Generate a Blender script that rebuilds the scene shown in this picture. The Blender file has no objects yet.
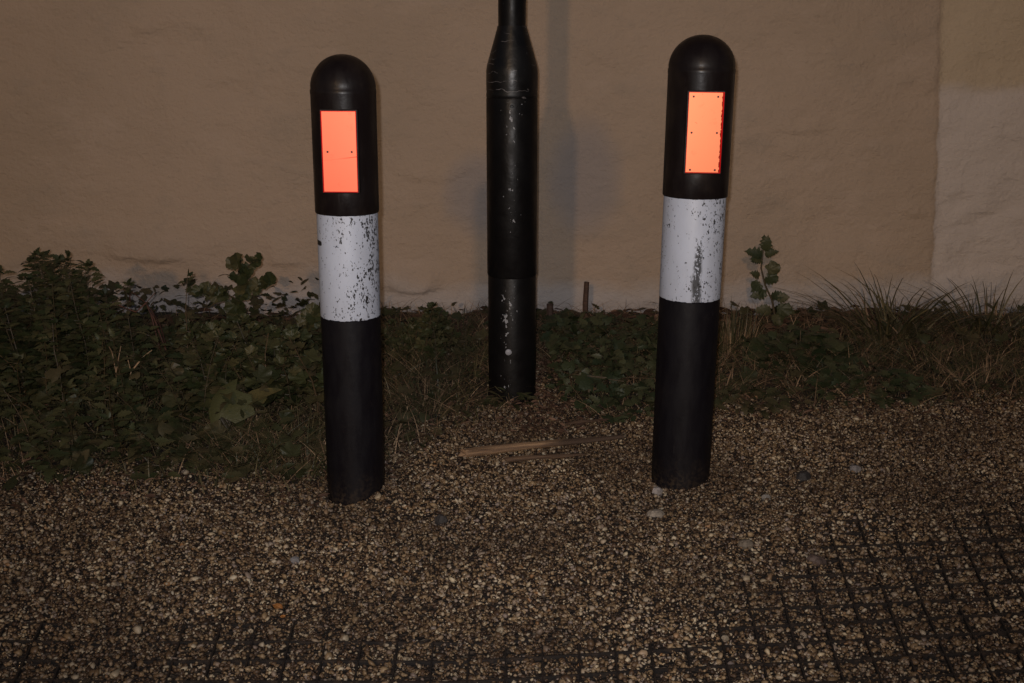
import bpy, math, random
import numpy as np
from mathutils import Vector, Matrix
random.seed(7); rng = np.random.default_rng(11)
S = bpy.context.scene; COL = S.collection
R = math.radians

# ------------------------------------------------------------------ camera
F, PITCH, HC = 1100.0, R(15.0), 0.977
cam = bpy.data.cameras.new('camera'); co = bpy.data.objects.new('camera', cam); COL.objects.link(co)
cam.sensor_width = 36.0; cam.lens = 36.0 * F / 1024.0; cam.clip_start = 0.02; cam.clip_end = 500
co.location = (0, 0, HC); co.rotation_euler = (R(90) - PITCH, 0, 0); S.camera = co

def at(px, py, Y):                     # the point a distance Y down the street that stands at this place in the photograph
    u, v = (px - 512) / F, (341.5 - py) / F
    dy = math.cos(PITCH) + v * math.sin(PITCH); dz = -math.sin(PITCH) + v * math.cos(PITCH)
    t = Y / dy
    return Vector((u * t, Y, HC + dz * t))

# ------------------------------------------------------------------ helpers
def vnoise(x, y, seed=0):
    x = np.asarray(x, float); y = np.asarray(y, float)
    xi = np.floor(x).astype(np.int64); yi = np.floor(y).astype(np.int64)
    fx = x - xi; fy = y - yi; fx = fx*fx*(3-2*fx); fy = fy*fy*(3-2*fy)
    def h(a, b):
        n = (a * 374761393 + b * 668265263 + seed * 1442695) & 0xffffffff
        n = ((n ^ (n >> 13)) * 1274126177) & 0xffffffff
        return ((n ^ (n >> 16)) & 0xffff) / 65535.0
    return (h(xi, yi)*(1-fx) + h(xi+1, yi)*fx)*(1-fy) + (h(xi, yi+1)*(1-fx) + h(xi+1, yi+1)*fx)*fy
def fbm(x, y, seed=0, oct=4):
    s = 0; a = .5
    for k in range(oct):
        s = s + a * vnoise(np.asarray(x)*2**k, np.asarray(y)*2**k, seed + k*17); a *= .5
    return s
def sstep(a, b, x):
    t = np.clip((np.asarray(x, float) - a) / (b - a), 0, 1); return t*t*(3-2*t)

def link(name, me, mat=None, parent=None, smooth=False):
    o = bpy.data.objects.new(name, me); COL.objects.link(o)
    if mat: me.materials.append(mat)
    if parent: o.parent = parent
    if smooth: me.polygons.foreach_set('use_smooth', [True]*len(me.polygons))
    return o
def raw_mesh(name, V, Fc, mat=None, parent=None, smooth=False):
    """V (n,3); Fc (m,k) all of one size, or a list of faces"""
    me = bpy.data.meshes.new(name)
    if isinstance(Fc, np.ndarray):
        n, k = Fc.shape
        me.vertices.add(len(V)); me.vertices.foreach_set('co', np.asarray(V, np.float32).ravel())
        me.loops.add(n*k); me.loops.foreach_set('vertex_index', Fc.astype(np.int32).ravel())
        me.polygons.add(n); me.polygons.foreach_set('loop_start', np.arange(0, n*k, k, dtype=np.int32))
        me.polygons.foreach_set('loop_total', np.full(n, k, np.int32))
        me.update(calc_edges=True); me.validate()
    else:
        me.from_pydata([tuple(v) for v in V], [], Fc); me.update()
    return link(name, me, mat, parent, smooth)
def tag(o, label=None, cat=None, group=None, kind=None):
    for k, v in (('label', label), ('category', cat), ('group', group), ('kind', kind)):
        if v: o[k] = v
    return o
def thing(name, label, cat, loc=(0, 0, 0), rot=(0, 0, 0), group=None):
    o = bpy.data.objects.new(name, None); COL.objects.link(o); o.empty_display_size = .05
    o.location = loc; o.rotation_euler = rot
    return tag(o, label, cat, group)

class MB:
    def __init__(s): s.V = []; s.F = []
    def add(s, V, Fc):
        b = len(s.V); s.V += [tuple(v) for v in V]; s.F += [[i + b for i in f] for f in Fc]
    def lathe(s, prof, n=64, cx=0, cy=0, jag=None):
        b = len(s.V)
        for j, (r, z) in enumerate(prof):
            for i in range(n):
                a = 2*math.pi*i/n; dz = jag(j, a) if jag else 0
                s.V.append((cx + r*math.cos(a), cy + r*math.sin(a), z + dz))
        for j in range(len(prof)-1):
            for i in range(n):
                i2 = (i+1) % n
                s.F.append([b+j*n+i, b+j*n+i2, b+(j+1)*n+i2, b+(j+1)*n+i])
        s.F.append([b+i for i in range(n)][::-1]); s.F.append([b+(len(prof)-1)*n+i for i in range(n)])
    def tube(s, pts, rad, n=6):
        pts = [Vector(p) for p in pts]; b = len(s.V); m = len(pts)
        for k, p in enumerate(pts):
            d = (pts[min(k+1, m-1)] - pts[max(k-1, 0)]).normalized()
            a = d.orthogonal().normalized(); c = d.cross(a); r = rad[k] if hasattr(rad, '__len__') else rad
            for i in range(n):
                t = 2*math.pi*i/n; s.V.append(tuple(p + r*(math.cos(t)*a + math.sin(t)*c)))
        for k in range(m-1):
            for i in range(n):
                i2 = (i+1) % n; s.F.append([b+k*n+i, b+k*n+i2, b+(k+1)*n+i2, b+(k+1)*n+i])
        s.F.append([b+i for i in range(n)][::-1]); s.F.append([b+(m-1)*n+i for i in range(n)])
    def box(s, lo, hi, bev=0.0):
        x0, y0, z0 = lo; x1, y1, z1 = hi
        s.add([(x0,y0,z0),(x1,y0,z0),(x1,y1,z0),(x0,y1,z0),(x0,y0,z1),(x1,y0,z1),(x1,y1,z1),(x0,y1,z1)],
              [[0,3,2,1],[4,5,6,7],[0,1,5,4],[1,2,6,5],[2,3,7,6],[3,0,4,7]])
    def build(s, name, mat, parent=None, smooth=False, bevel=0, auto=None):
        o = raw_mesh(name, s.V, s.F, mat, parent, smooth)
        if smooth: o.data.set_sharp_from_angle(angle=R(38))
        if bevel:
            m = o.modifiers.new('bevel', 'BEVEL'); m.width = bevel; m.segments = 2; m.limit_method = 'ANGLE'
        return o

# ------------------------------------------------------------------ node helpers
class NT:
    def __init__(s, name):
        s.m = bpy.data.materials.new(name); s.m.use_nodes = True; s.t = s.m.node_tree; s.t.nodes.clear()
        s.out = s.t.nodes.new('ShaderNodeOutputMaterial'); s.b = s.t.nodes.new('ShaderNodeBsdfPrincipled')
        s.t.links.new(s.b.outputs[0], s.out.inputs[0])
    def n(s, ty, props=None, **ins):
        nd = s.t.nodes.new('ShaderNode' + ty)
        for k, v in (props or {}).items(): setattr(nd, k, v)
        for k, v in ins.items():
            key = int(k[1:]) if k[0] == '_' and k[1:].isdigit() else k.replace('_', ' ')
            s.set(nd.inputs[key], v)
        return nd
    def set(s, sock, v):
        if isinstance(v, bpy.types.NodeSocket): s.t.links.new(v, sock)
        else:
            try: sock.default_value = v
            except Exception: sock.default_value = (*v, 1)
    def p(s, **ins):
        for k, v in ins.items(): s.set(s.b.inputs[k.replace('_', ' ')], v)
    def math(s, op, a, b=None, c=None, clamp=False):
        nd = s.t.nodes.new('ShaderNodeMath'); nd.operation = op; nd.use_clamp = clamp
        for i, v in enumerate((a, b, c)):
            if v is not None: s.set(nd.inputs[i], v)
        return nd.outputs[0]
    def mix(s, f, a, b):
        nd = s.t.nodes.new('ShaderNodeMix'); nd.data_type = 'RGBA'
        s.set(nd.inputs[0], f); s.set(nd.inputs[6], a); s.set(nd.inputs[7], b); return nd.outputs[2]
    def mapr(s, v, a, b, c=0., d=1., smooth=True):
        nd = s.t.nodes.new('ShaderNodeMapRange'); nd.interpolation_type = 'SMOOTHSTEP' if smooth else 'LINEAR'
        for i, q in enumerate((v, a, b, c, d)): s.set(nd.inputs[i], q)
        return nd.outputs[0]
    def noise(s, vec, scale, detail=4, rough=.55, dist=0):
        return s.n('TexNoise', Vector=vec, Scale=scale, Detail=detail, Roughness=rough, Distortion=dist).outputs[0]
    def obj(s): return s.n('TexCoord').outputs['Object']
    def scl(s, vec, sc, loc=(0, 0, 0)): return s.n('Mapping', Vector=vec, Scale=sc, Location=loc).outputs[0]
    def ramp(s, fac, stops, interp='LINEAR'):
        nd = s.t.nodes.new('ShaderNodeValToRGB'); s.set(nd.inputs[0], fac); cr = nd.color_ramp; cr.interpolation = interp
        while len(cr.elements) < len(stops): cr.elements.new(.5)
        for e, (p, c) in zip(cr.elements, stops): e.position = p; e.color = (*c, 1)
        return nd.outputs[0]
    def bump(s, h, strength, dist=.01):
        s.p(Normal=s.n('Bump', Height=h, Strength=strength, Distance=dist).outputs[0])
    def island(s): return s.n('NewGeometry').outputs['Random Per Island']
    def xyz(s, v):
        o = s.n('SeparateXYZ', Vector=v).outputs; return o[0], o[1], o[2]

# ------------------------------------------------------------------ materials
def mat_black(name, base, rough, dust=(.05, .04, .032), amt=.35):
    N = NT(name); o = N.obj()
    n1 = N.noise(o, 9, 6, .65); n2 = N.noise(N.scl(o, (60, 60, 14)), 1, 4)
    f = N.math('MULTIPLY', N.mapr(n1, .48, .75), amt)
    scratch = N.math('MULTIPLY', N.mapr(N.noise(N.scl(o, (140, 140, 30)), 1, 3), .68, .76), .35)
    c = N.mix(f, base, dust); c = N.mix(scratch, c, (.035, .03, .03))
    x, y, z = N.xyz(o); sp = N.math('MULTIPLY', N.mapr(N.math('ADD', z, N.math('MULTIPLY', N.noise(o, 30, 6, .7), .16)), .17, .06), N.mapr(N.noise(o, 120, 4), .42, .62))
    c = N.mix(N.math('MULTIPLY', sp, .75), c, (.045, .031, .021))
    N.p(Base_Color=c, Roughness=N.mapr(n2, .3, .7, rough-.08, rough+.14), Specular_IOR_Level=.22)
    N.bump(N.noise(o, 55, 3), .12, .004)
    return N.m
M_POST = mat_black('black_plastic_post', (.0058, .0046, .0066), .5, (.018, .014, .0135), .5)
M_HEAD = mat_black('black_plastic_head', (.0095, .0062, .0062), .38, (.030, .021, .016), .6)

def mat_band(name, streak):
    N = NT(name); o = N.obj(); x, y, z = N.xyz(o)
    fine = N.noise(N.scl(o, (1, 1, .6)), 260, 3, .6)
    mid = N.noise(N.scl(o, (1, 1, .45)), 95, 4, .65)
    area = N.noise(N.scl(o, (1, 1, .5), (3, 1, 2 if streak else 6)), 17, 3)
    side = N.mapr(x, -.035 if streak else -.05, .04, -.085, .085 if streak else .06)                        # more wear on the right hand side
    a = N.math('ADD', N.math('MULTIPLY', N.math('SUBTRACT', area, .5), .7), side)
    thr = N.mapr(a, -.16, .14, .625, .515, False)
    spot = N.mapr(N.math('SUBTRACT', N.math('ADD', N.math('MULTIPLY', fine, .6), N.math('MULTIPLY', mid, .4)), thr), 0.0, .03)
    m = spot
    zc = z
    if streak:                                                      # the long rubbed streak down the front
        xs = N.math('ADD', x, N.math('MULTIPLY', N.math('SUBTRACT', N.noise(N.scl(o, (0, 0, 1)), 14, 2), .5), .02))
        d = N.math('ABSOLUTE', N.math('SUBTRACT', xs, .004))
        w = N.mapr(zc, .46, .64, .013, .007)
        inn = N.math('MULTIPLY', N.mapr(N.math('DIVIDE', d, w), 1.1, .4), N.mapr(N.math('ADD', mid, N.mapr(zc, .5, .64, .13, -.03)), .48, .58))
        inn = N.math('MULTIPLY', N.math('MULTIPLY', inn, N.mapr(zc, .68, .62)), N.mapr(N.math('ADD', fine, N.mapr(zc, .48, .60, .16, -.04)), .485, .535)); m = N.math('MAXIMUM', m, N.math('MULTIPLY', inn, .9))
    else:                                                           # the short black mark on its left edge
        d = N.math('ADD', N.math('POWER', N.math('DIVIDE', N.math('ADD', x, .060), .0105), 4), N.math('POWER', N.math('DIVIDE', N.math('SUBTRACT', zc, .583), .0055), 4))
        m = N.math('MAXIMUM', m, N.mapr(d, 1.3, .7))
    grime = N.mapr(N.noise(N.scl(o, (8, 8, 3)), 1.6, 5, .6), .33, .75, 0, .6)
    c = N.mix(grime, (.55, .585, .69), (.38, .39, .445)); c = N.mix(m, c, (.02, .018, .018))
    N.p(Base_Color=c, Roughness=N.mapr(m, 0, 1, .5, .6)); N.bump(m, -.25, .002)
    return N.m

def mat_reflector(name, col, worn=None):
    N = NT(name); o = N.obj()
    d = N.mapr(N.noise(o, 30, 6, .7), .56, .70, 0, .4)
    fl = N.mapr(N.noise(o, 130, 3), .74, .78, 0, .8)
    c = N.mix(d, col, tuple(v*.7 for v in col)); c = N.mix(fl, c, (.12, .02, .01)); x, y, z = N.xyz(o)
    jag = N.math('MULTIPLY', N.math('SUBTRACT', N.noise(o, 110, 4, .7), .5), .010)
    if worn: c = N.mix(N.mapr(N.math('ADD', x, jag), worn, worn+.0012), c, (.16, .006, .004))
    else:
        ln = N.math('MULTIPLY', N.mapr(N.math('ABSOLUTE', N.math('SUBTRACT', N.math('SUBTRACT', z, N.math('MULTIPLY', x, .12)), .762)), .0014, .0004), N.mapr(x, -.012, .03, .1, .6)); c = N.mix(ln, c, (.35, .03, .015))
    N.p(Base_Color=c, Metallic=1.0, Roughness=.47); return N.m
M_REFL_A = mat_reflector('red_orange_reflective_sheet', (.93, .20, .115))
M_REFL_B = mat_reflector('orange_reflective_sheet', (.93, .265, .13), .0358)
N = NT('dark_red_edge'); N.p(Base_Color=(.45, .008, .008), Roughness=.55, Metallic=1.0); M_EDGE = N.m
N = NT('rivet_dark'); N.p(Base_Color=(.05, .006, .005), Roughness=.5); M_RIVET = N.m

N = NT('black_pole_paint'); o = N.obj(); x, y, z = N.xyz(o)
chips = N.noise(N.scl(o, (90, 90, 60)), 1, 3, .6); zone = N.noise(N.scl(o, (14, 14, 4), (2, 0, 1)), 1, 2)
cen = N.math('MULTIPLY', N.mapr(N.math('ABSOLUTE', N.math('ADD', x, .004)), .045, .01), N.mapr(y, .0, -.05))
zb = N.math('MAXIMUM', N.math('MULTIPLY', N.mapr(z, .16, .24), N.mapr(z, .36, .31)), N.mapr(z, .42, .72, .6, .7))
lev = N.math('ADD', N.math('MULTIPLY', N.math('MULTIPLY', cen, zb), .17), N.math('MULTIPLY', N.math('SUBTRACT', zone, .5), .3))
ch = N.mapr(N.math('ADD', chips, lev), .762, .80)
rust = N.mapr(N.noise(o, 24, 6, .7), .6, .75, 0, .5)
c = N.mix(rust, (.0055, .0046, .005), (.014, .010, .008)); c = N.mix(ch, c, (.30, .30, .32))
N.p(Base_Color=c, Specular_IOR_Level=.2, Roughness=N.mapr(N.noise(o, 18, 4), .3, .7, .34, .52)); N.bump(N.noise(o, 40, 4), .25, .004); M_POLE = N.m
N = NT('pole_collar_paint'); o = N.obj()
w = N.n('TexWave', {'wave_type': 'BANDS', 'bands_direction': 'Z'}, Vector=N.scl(o, (30, 30, 60)), Scale=.25, Distortion=9, Detail=3, Detail_Scale=1.6).outputs['Fac' if True else 0]
lines = N.math('MULTIPLY', N.mapr(w, .985, 1.0), N.mapr(N.noise(o, 22, 3), .5, .62))
sp = N.mapr(N.noise(N.scl(o, (80, 80, 110)), 1, 3), .72, .76)
c = N.mix(N.math('MAXIMUM', N.math('MULTIPLY', lines, .8), sp), (.0055, .0046, .005), (.20, .18, .18))
N.p(Base_Color=c, Specular_IOR_Level=.35, Roughness=N.mapr(N.noise(o, 18, 4), .3, .7, .30, .48)); N.bump(N.noise(o, 50, 4), .2, .004); M_COLLAR = N.m
N = NT('pale_bolt_paint'); N.p(Base_Color=(.33, .33, .37), Roughness=.5); M_BOLT = N.m

def mat_leaf(name, dark, mid, light, rough=.5, spec=.35):
    dark, mid, light = [(v[0]*1.34, v[1]*1.17, v[2]*1.25) for v in (dark, mid, light)]
    N = NT(name); r = N.island(); o = N.obj()
    c = N.ramp(r, [(0, dark), (.45, mid), (.88, light), (1, tuple(v*1.25 for v in light))])
    n = N.noise(o, 60, 3); c = N.mix(N.mapr(n, .35, .75, 0, .45), c, tuple(v*.75 for v in mid))
    N.p(Base_Color=c, Roughness=rough, Specular_IOR_Level=spec); N.bump(N.noise(o, 160, 2), .3, .004)
    return N.m
M_NETTLE = mat_leaf('nettle_leaf', (.018, .028, .010), (.034, .045, .017), (.060, .062, .026))
M_MALLOW = mat_leaf('mallow_leaf', (.024, .034, .011), (.040, .048, .018), (.066, .064, .026))
M_DOCK = mat_leaf('dock_leaf', (.040, .052, .018), (.058, .064, .024), (.085, .080, .030))
M_IVY = mat_leaf('ivy_leaf', (.014, .025, .010), (.026, .038, .015), (.046, .054, .024))
M_COVER = mat_leaf('cover_leaf', (.018, .024, .009), (.034, .040, .016), (.058, .052, .024))
M_GRASS = mat_leaf('grass_blade', (.024, .031, .012), (.052, .056, .024), (.11, .098, .045))
M_STRAW = mat_leaf('straw_blade', (.07, .050, .028), (.17, .122, .068), (.38, .29, .165), .6, .2)
M_LITTER = mat_leaf('dead_litter', (.030, .018, .011), (.060, .037, .023), (.15, .10, .062), .7, .2)
M_STEM = mat_leaf('green_stem', (.035, .032, .016), (.05, .042, .02), (.07, .052, .026))
M_TWIG = mat_leaf('dead_stem', (.045, .022, .017), (.07, .036, .026), (.11, .06, .042), .7, .2)

N = NT('gravel_stone'); r = N.island()
c = N.ramp(r, [(0, (.020, .012, .008)), (.20, (.066, .037, .022)), (.40, (.142, .085, .044)), (.58, (.23, .148, .076)), (.72, (.37, .255, .14)),
               (.82, (.26, .20, .17)), (.90, (.55, .43, .27)), (.96, (.60, .50, .36)), (1., (.30, .15, .06))])
o = N.obj(); c = N.mix(N.mapr(N.noise(o, 170, 3), .4, .7, 0, .3), c, (.08, .05, .028))
big = N.mapr(N.noise(o, 2.3, 4), .42, .62, 0, .5); c = N.mix(big, c, (.06, .034, .018))
N.p(Base_Color=c, Roughness=.52, Specular_IOR_Level=.4); M_GRAVEL = N.m
N = NT('soil_ground'); o = N.obj()
v = N.n('TexVoronoi', Vector=o, Scale=120.); vc = N.n('SeparateColor', Color=v.outputs['Color']).outputs[0]
c = N.ramp(vc, [(0, (.016, .010, .007)), (.5, (.034, .021, .014)), (.85, (.07, .046, .03)), (1, (.12, .09, .06))])
c = N.mix(N.mapr(N.noise(o, 3, 5), .4, .65, 0, .6), c, (.024, .015, .010))
N.p(Base_Color=c, Roughness=.85); N.bump(N.math('ADD', N.noise(o, 90, 5), v.outputs['Distance']), .8, .01); M_SOIL = N.m
N = NT('black_plastic_net'); o = N.obj()
N.p(Base_Color=N.mix(N.mapr(N.noise(o, 70, 4), .45, .65), (.012, .009, .008), (.032, .021, .015)), Roughness=.65); M_NET = N.m
def mat_stone(name, col):
    N = NT(name); o = N.obj()
    c = N.mix(N.mapr(N.noise(o, 90, 5), .4, .65), col, tuple(v*.62 for v in col)); N.p(Base_Color=c, Roughness=.7); N.bump(N.noise(o, 120, 4), .5, .004); return N.m
def mat_wood(name, a, b, dark):
    N = NT(name); o = N.obj(); x, y, z = N.xyz(o)
    g = N.noise(N.scl(o, (6, 160, 160)), 1, 5, .65)
    c = N.mix(N.mapr(g, .35, .65), a, b)
    if dark: c = N.mix(N.mapr(N.math('ADD', x, N.math('MULTIPLY', g, .12)), .25, .33), c, (.075, .046, .03))
    N.p(Base_Color=c, Roughness=.75); N.bump(g, .7, .004); return N.m

# ------------------------------------------------------------------ ground heights
FX = np.array([-4, -1.5, -1.3, -1.1, -.85, -.6, -.42, -.30, -.17, -.06, .02, .075, .13, .20, .33, .42, .6, .9, 1.3, 1.8, 4])
FY = np.array([2.52, 2.45, 2.40, 2.29, 2.32, 2.27, 2.30, 2.46, 2.70, 2.84, 3.0, 3.18, 3.0, 2.83, 2.80, 2.86, 2.88, 2.86, 2.90, 2.95, 3.0])
def front(x): return np.interp(x, FX, FY)
WALL_Y = 3.9
B1 = (at(356, 494, 2.315).x, 2.315); B2 = (at(680.5, 480, 2.41).x, 2.41)      # feet of the two bollards
def gz(x, y):
    x = np.asarray(x, float); y = np.asarray(y, float)
    near = np.exp(-((x/4)**2 + ((y-2.4)/3.2)**2)**2)
    b = .030*sstep(2.7, 3.7, y)*(1-sstep(4.2, 6, y))
    mound = .030*np.exp(-((x-B1[0]-.085)**2 + (y-B1[1]+.03)**2)/.0032) + .016*np.exp(-((x-B2[0]-.08)**2 + (y-B2[1]+.02)**2)/.003)
    return b + mound + near*(.016*(fbm(x*1.7+5, y*1.7+9, 3, 3)-.45) + .016*sstep(0, .35, y-front(x))*(fbm(x*7, y*7, 8, 3)) + .055*sstep(3.45, 3.8, y)*(fbm(x*5+1, y*4, 9, 4)-.42))
def G(x, y): return float(gz(x, y))

def axis(fine, step, far):
    a, b = fine; m = list(np.arange(a, b+1e-6, step)); d = step; lo, hi = a, b; L = []; H = []
    while hi < far: d *= 1.35; hi += d; lo -= d; L.append(lo); H.append(hi)
    return np.array(L[::-1] + m + H)
def grid_sheet(xs, ys):
    X, Y = np.meshgrid(xs, ys); nx, ny = len(xs), len(ys)
    i = np.arange(ny-1)[:, None]*nx + np.arange(nx-1)[None, :]
    return X.ravel(), Y.ravel(), np.stack([i, i+1, i+nx+1, i+nx], -1).reshape(-1, 4)
x, y, q = grid_sheet(axis((-2.4, 2.4), .03, 120), axis((1.0, 4.0), .03, 120))
tag(raw_mesh('ground', np.stack([x, y, gz(x, y) - .004], -1), q, M_SOIL, smooth=True), kind='structure')

# ------------------------------------------------------------------ rendered wall
def wxz(px, py): p = at(px, py, WALL_Y); return p.x, p.z
XR0 = wxz(934, 300)[0]; XR1 = XR0 + (wxz(943, 0)[0]-XR0)*(1.3-.0)/(wxz(943, 0)[1])
def wall_relief(x, z):
    pm = .40 + 1.1*sstep(.46, .66, fbm(x*1.9+8, z*2.3+3, 27, 3))
    d = .020*(fbm(x*1.3+3, z*1.3, 21, 3)-.5) + pm*(.032*(fbm(x*4, z*5.5, 22, 3)-.5) + .006*(fbm(x*16+z*4, z*24, 25, 3)-.5))
    def ledge(pts, amp, soft, reach=.16):                       # a lip of thicker render that ends along a line
        P = np.array([wxz(*p) for p in pts]); zl = np.interp(x, P[:, 0], P[:, 1]) + .045*(fbm(x*11, x*0+2, 31, 4)-.5)
        w = sstep(P[0, 0]-.04, P[0, 0]+.05, x)*(1-sstep(P[-1, 0]-.05, P[-1, 0]+.04, x))
        t = z - zl; w = w*(.25 + 1.3*sstep(.35, .6, fbm(x*7+2, x*0+6, 33, 3)))
        return amp*w*sstep(-soft, soft, t)*(1-sstep(.02, reach, t))
    d = d + ledge([(110, 256), (175, 262), (260, 266), (345, 262)], .011, .008)
    d = d + ledge([(386, 293), (412, 292), (440, 287)], .017, .006, .12)
    d = d + ledge([(900, 212), (960, 222), (1010, 205)], .008, .007, .06)
    d = d + ledge([(925, 92), (980, 88), (1060, 84)], .009, .006, .2)
    d = d + ledge([(130, 28), (150, 34), (170, 30)], .006, .007, .05) + ledge([(150, 108), (200, 104), (240, 110)], .005, .008, .08) + ledge([(395, 175), (440, 180), (470, 172)], .004, .008, .07) + ledge([(780, 130), (850, 137), (900, 131)], .004, .008, .07)
    d = d + ledge([(560, 40), (600, 62), (640, 75)], .004, .006, .1)
    xr = np.interp(z, [0, 1.3], [XR0, XR1]) + .014*(fbm(z*9, z*0, 41, 3)-.5)
    rough = sstep(-.01, .03, x - xr)*sstep(wxz(980, 150)[1], wxz(980, 230)[1], z)
    d = d - .010*sstep(-.006, .006, x - xr) + rough*(.045*(fbm(x*9, z*14, 51, 4)-.5))
    low = 1-sstep(.10, .30, z); d = d + low*.012*(fbm(x*8, z*11, 61, 4)-.4)
    return d
xs = axis((-2.5, 2.5), .011, 9); zs = np.concatenate([np.arange(-.12, 1.5, .010), np.arange(1.5, 5.3, .25)])
x, z, q = grid_sheet(xs, zs)
w = np.exp(-(np.abs(x)/3.2)**8)*(1-sstep(1.45, 1.9, z))
N = NT('painted_render'); o = N.obj(); ox, oy, oz = N.xyz(o)
n1 = N.noise(o, 1.1, 5); n2 = N.noise(N.scl(o, (1, 1, 1.6)), 6, 6, .65); n3 = N.noise(o, 70, 4)
c = N.mix(N.mapr(n1, .35, .65), (.47, .355, .275), (.42, .32, .245))
c = N.mix(N.mapr(n2, .5, .75, 0, .5), c, (.36, .29, .235)); c = N.mix(N.mapr(N.noise(N.scl(o, (3, 3, 5), (4, 1, 2)), 1, 6, .7), .54, .72, 0, .45), c, (.52, .40, .325))
# repainted patches past the edge on the right: dull mauve grey, ochre above
jit = N.math('MULTIPLY', N.math('SUBTRACT', N.noise(N.scl(o, (9, 9, 9)), 1, 6, .7), .5), .05)
xr, _ = wxz(940, 150); zt = wxz(980, 88)[1]; zlo = wxz(930, 285)[1]
pr = N.mapr(N.math('SUBTRACT', N.math('ADD', ox, jit), N.mapr(oz, 0, 1.3, XR0, XR1, False)), -.006, .006)
up = N.mapr(N.math('ADD', oz, jit), zt-.03, zt+.03)
c = N.mix(pr, c, N.mix(up, (.56, .48, .44), (.50, .395, .29)))
# bare pale render along the foot of the wall
foot = N.mapr(N.math('ADD', oz, N.math('MULTIPLY', N.math('SUBTRACT', N.noise(N.scl(o, (3.2, 3.2, 7)), 1, 5), .5), .22)), .205, .10)
c = N.mix(N.math('MULTIPLY', foot, .75), c, (.50, .455, .445))
# soft shadow behind the lamp post, painted into the wall colour as mauve blotches
def shadow_blob(px, py, rx, rz):
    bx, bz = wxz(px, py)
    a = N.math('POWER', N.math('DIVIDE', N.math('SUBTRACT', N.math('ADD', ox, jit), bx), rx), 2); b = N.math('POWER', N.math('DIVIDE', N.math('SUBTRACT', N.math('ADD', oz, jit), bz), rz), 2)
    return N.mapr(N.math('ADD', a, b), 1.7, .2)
bl = N.math('MAXIMUM', shadow_blob(482, 195, .13, .14), shadow_blob(585, 178, .12, .19))
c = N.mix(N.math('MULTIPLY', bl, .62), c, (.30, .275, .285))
st = N.mapr(N.noise(N.scl(o, (16, 16, 44)), 1, 5, .6), .66, .78, 0, .4); c = N.mix(st, c, (.26, .21, .17))
N.p(Base_Color=c, Roughness=.78, Specular_IOR_Level=.25)
N.bump(N.math('ADD', N.math('MULTIPLY', n3, .35), N.math('MULTIPLY', n2, 1.4)), .68, .022)
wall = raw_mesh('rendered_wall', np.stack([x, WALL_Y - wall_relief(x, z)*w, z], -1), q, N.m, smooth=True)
sm = wall.modifiers.new('thickness', 'SOLIDIFY'); sm.thickness = .3; sm.offset = -1
tag(wall, 'tan painted render wall with patched uneven surface behind the posts', 'wall')

# ------------------------------------------------------------------ bollards
def bollard(label, base, top, z_band, z_refl, refl_w, yaw, refl_mat, rivets, streak, refl_dx, lab_refl, girth=1.0):
    base = Vector(base); top = Vector(top); H = (top-base).length
    t = thing('bollard', label, 'bollard', base, (0, 0, 0), 'black and white bollards')
    ax = (top-base).normalized()
    t.rotation_euler = (Matrix.Rotation(math.atan2(ax.x, ax.z), 4, 'Y') @ Matrix.Rotation(yaw, 4, 'Z')).to_euler()
    r = .0640*girth; zb0, zb1 = z_band
    m = MB(); m.lathe([(r*.985, -.25), (r*.99, 0), (r, .05), (r, zb0-.003), (r-.003, zb0)], 72)
    m.build('post', M_POST, t, True)
    m = MB(); jag = lambda j, a: .0004*(math.sin(a*9+1)+math.sin(a*23)+math.sin(a*41+2)) if j in (0, 1, 2, 3, 4, 5) and (j < 2 or j > 3) else 0
    m.lathe([(r-.006, zb0-.002), (r-.0002, zb0-.001), (r+.0004, zb0+.002), (r+.0004, zb1-.003), (r-.0002, zb1), (r-.006, zb1+.001)], 96, jag=jag)
    m.build('white_band', mat_band('worn_white_band_streaked' if streak else 'worn_white_band_flecked', streak), t, True)
    rh = .0672*girth; pr = [(rh-.006, zb1+.001), (rh-.0012, zb1+.0005), (rh, zb1+.003)]
    zd = H - .0690
    pr += [(rh, zb1+.05), (rh, zd-.012), (rh+.0006, zd-.008), (rh+.0006, zd-.002), (rh-.0006, zd)]
    for k in range(1, 17):
        a = math.pi/2*k/16.5; pr.append((rh*math.cos(a)**.97, zd + .0690*math.sin(a)))
    m = MB(); m.lathe(pr, 96); m.build('head', M_HEAD, t, True)
    # flat reflector let into a raised holder on the road side
    z0, z1 = z_refl; hw = refl_w/2; yf = -.0690*girth
    m = MB(); m.box((refl_dx-hw-.0045, yf+.0012, z0-.0045), (refl_dx+hw+.0045, yf+.022, z1+.0045)); m.build('reflector_holder', M_HEAD, t, bevel=.0015)
    e = MB(); e.box((refl_dx-hw-(.0008 if streak else .0022), yf+.0003, z0-.0018), (refl_dx+hw+(.0026 if streak else .0012), yf+.004, z1+.0012)); 
    s = MB(); s.box((refl_dx-hw, yf-.0006, z0), (refl_dx+hw, yf+.003, z1)); rf = s.build('reflector', refl_mat, t)
    rf['label'] = lab_refl
    e.build('edge_trim', M_EDGE, rf)
    for u, v in rivets:
        m = MB(); cx = refl_dx + (u-.5)*refl_w; cz = z0 + v*(z1-z0)
        n = 14; V = [(cx+.0027*math.cos(2*math.pi*i/n), yf+.002, cz+.0027*math.sin(2*math.pi*i/n)) for i in range(n)]
        V += [(cx+.0022*math.cos(2*math.pi*i/n), yf-.0014, cz+.0022*math.sin(2*math.pi*i/n)) for i in range(n)]
        m.add(V, [[i, (i+1) % n, n+(i+1) % n, n+i] for i in range(n)] + [[n+i for i in range(n)]]); m.build('rivet', M_RIVET, rf)
    return t
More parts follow.
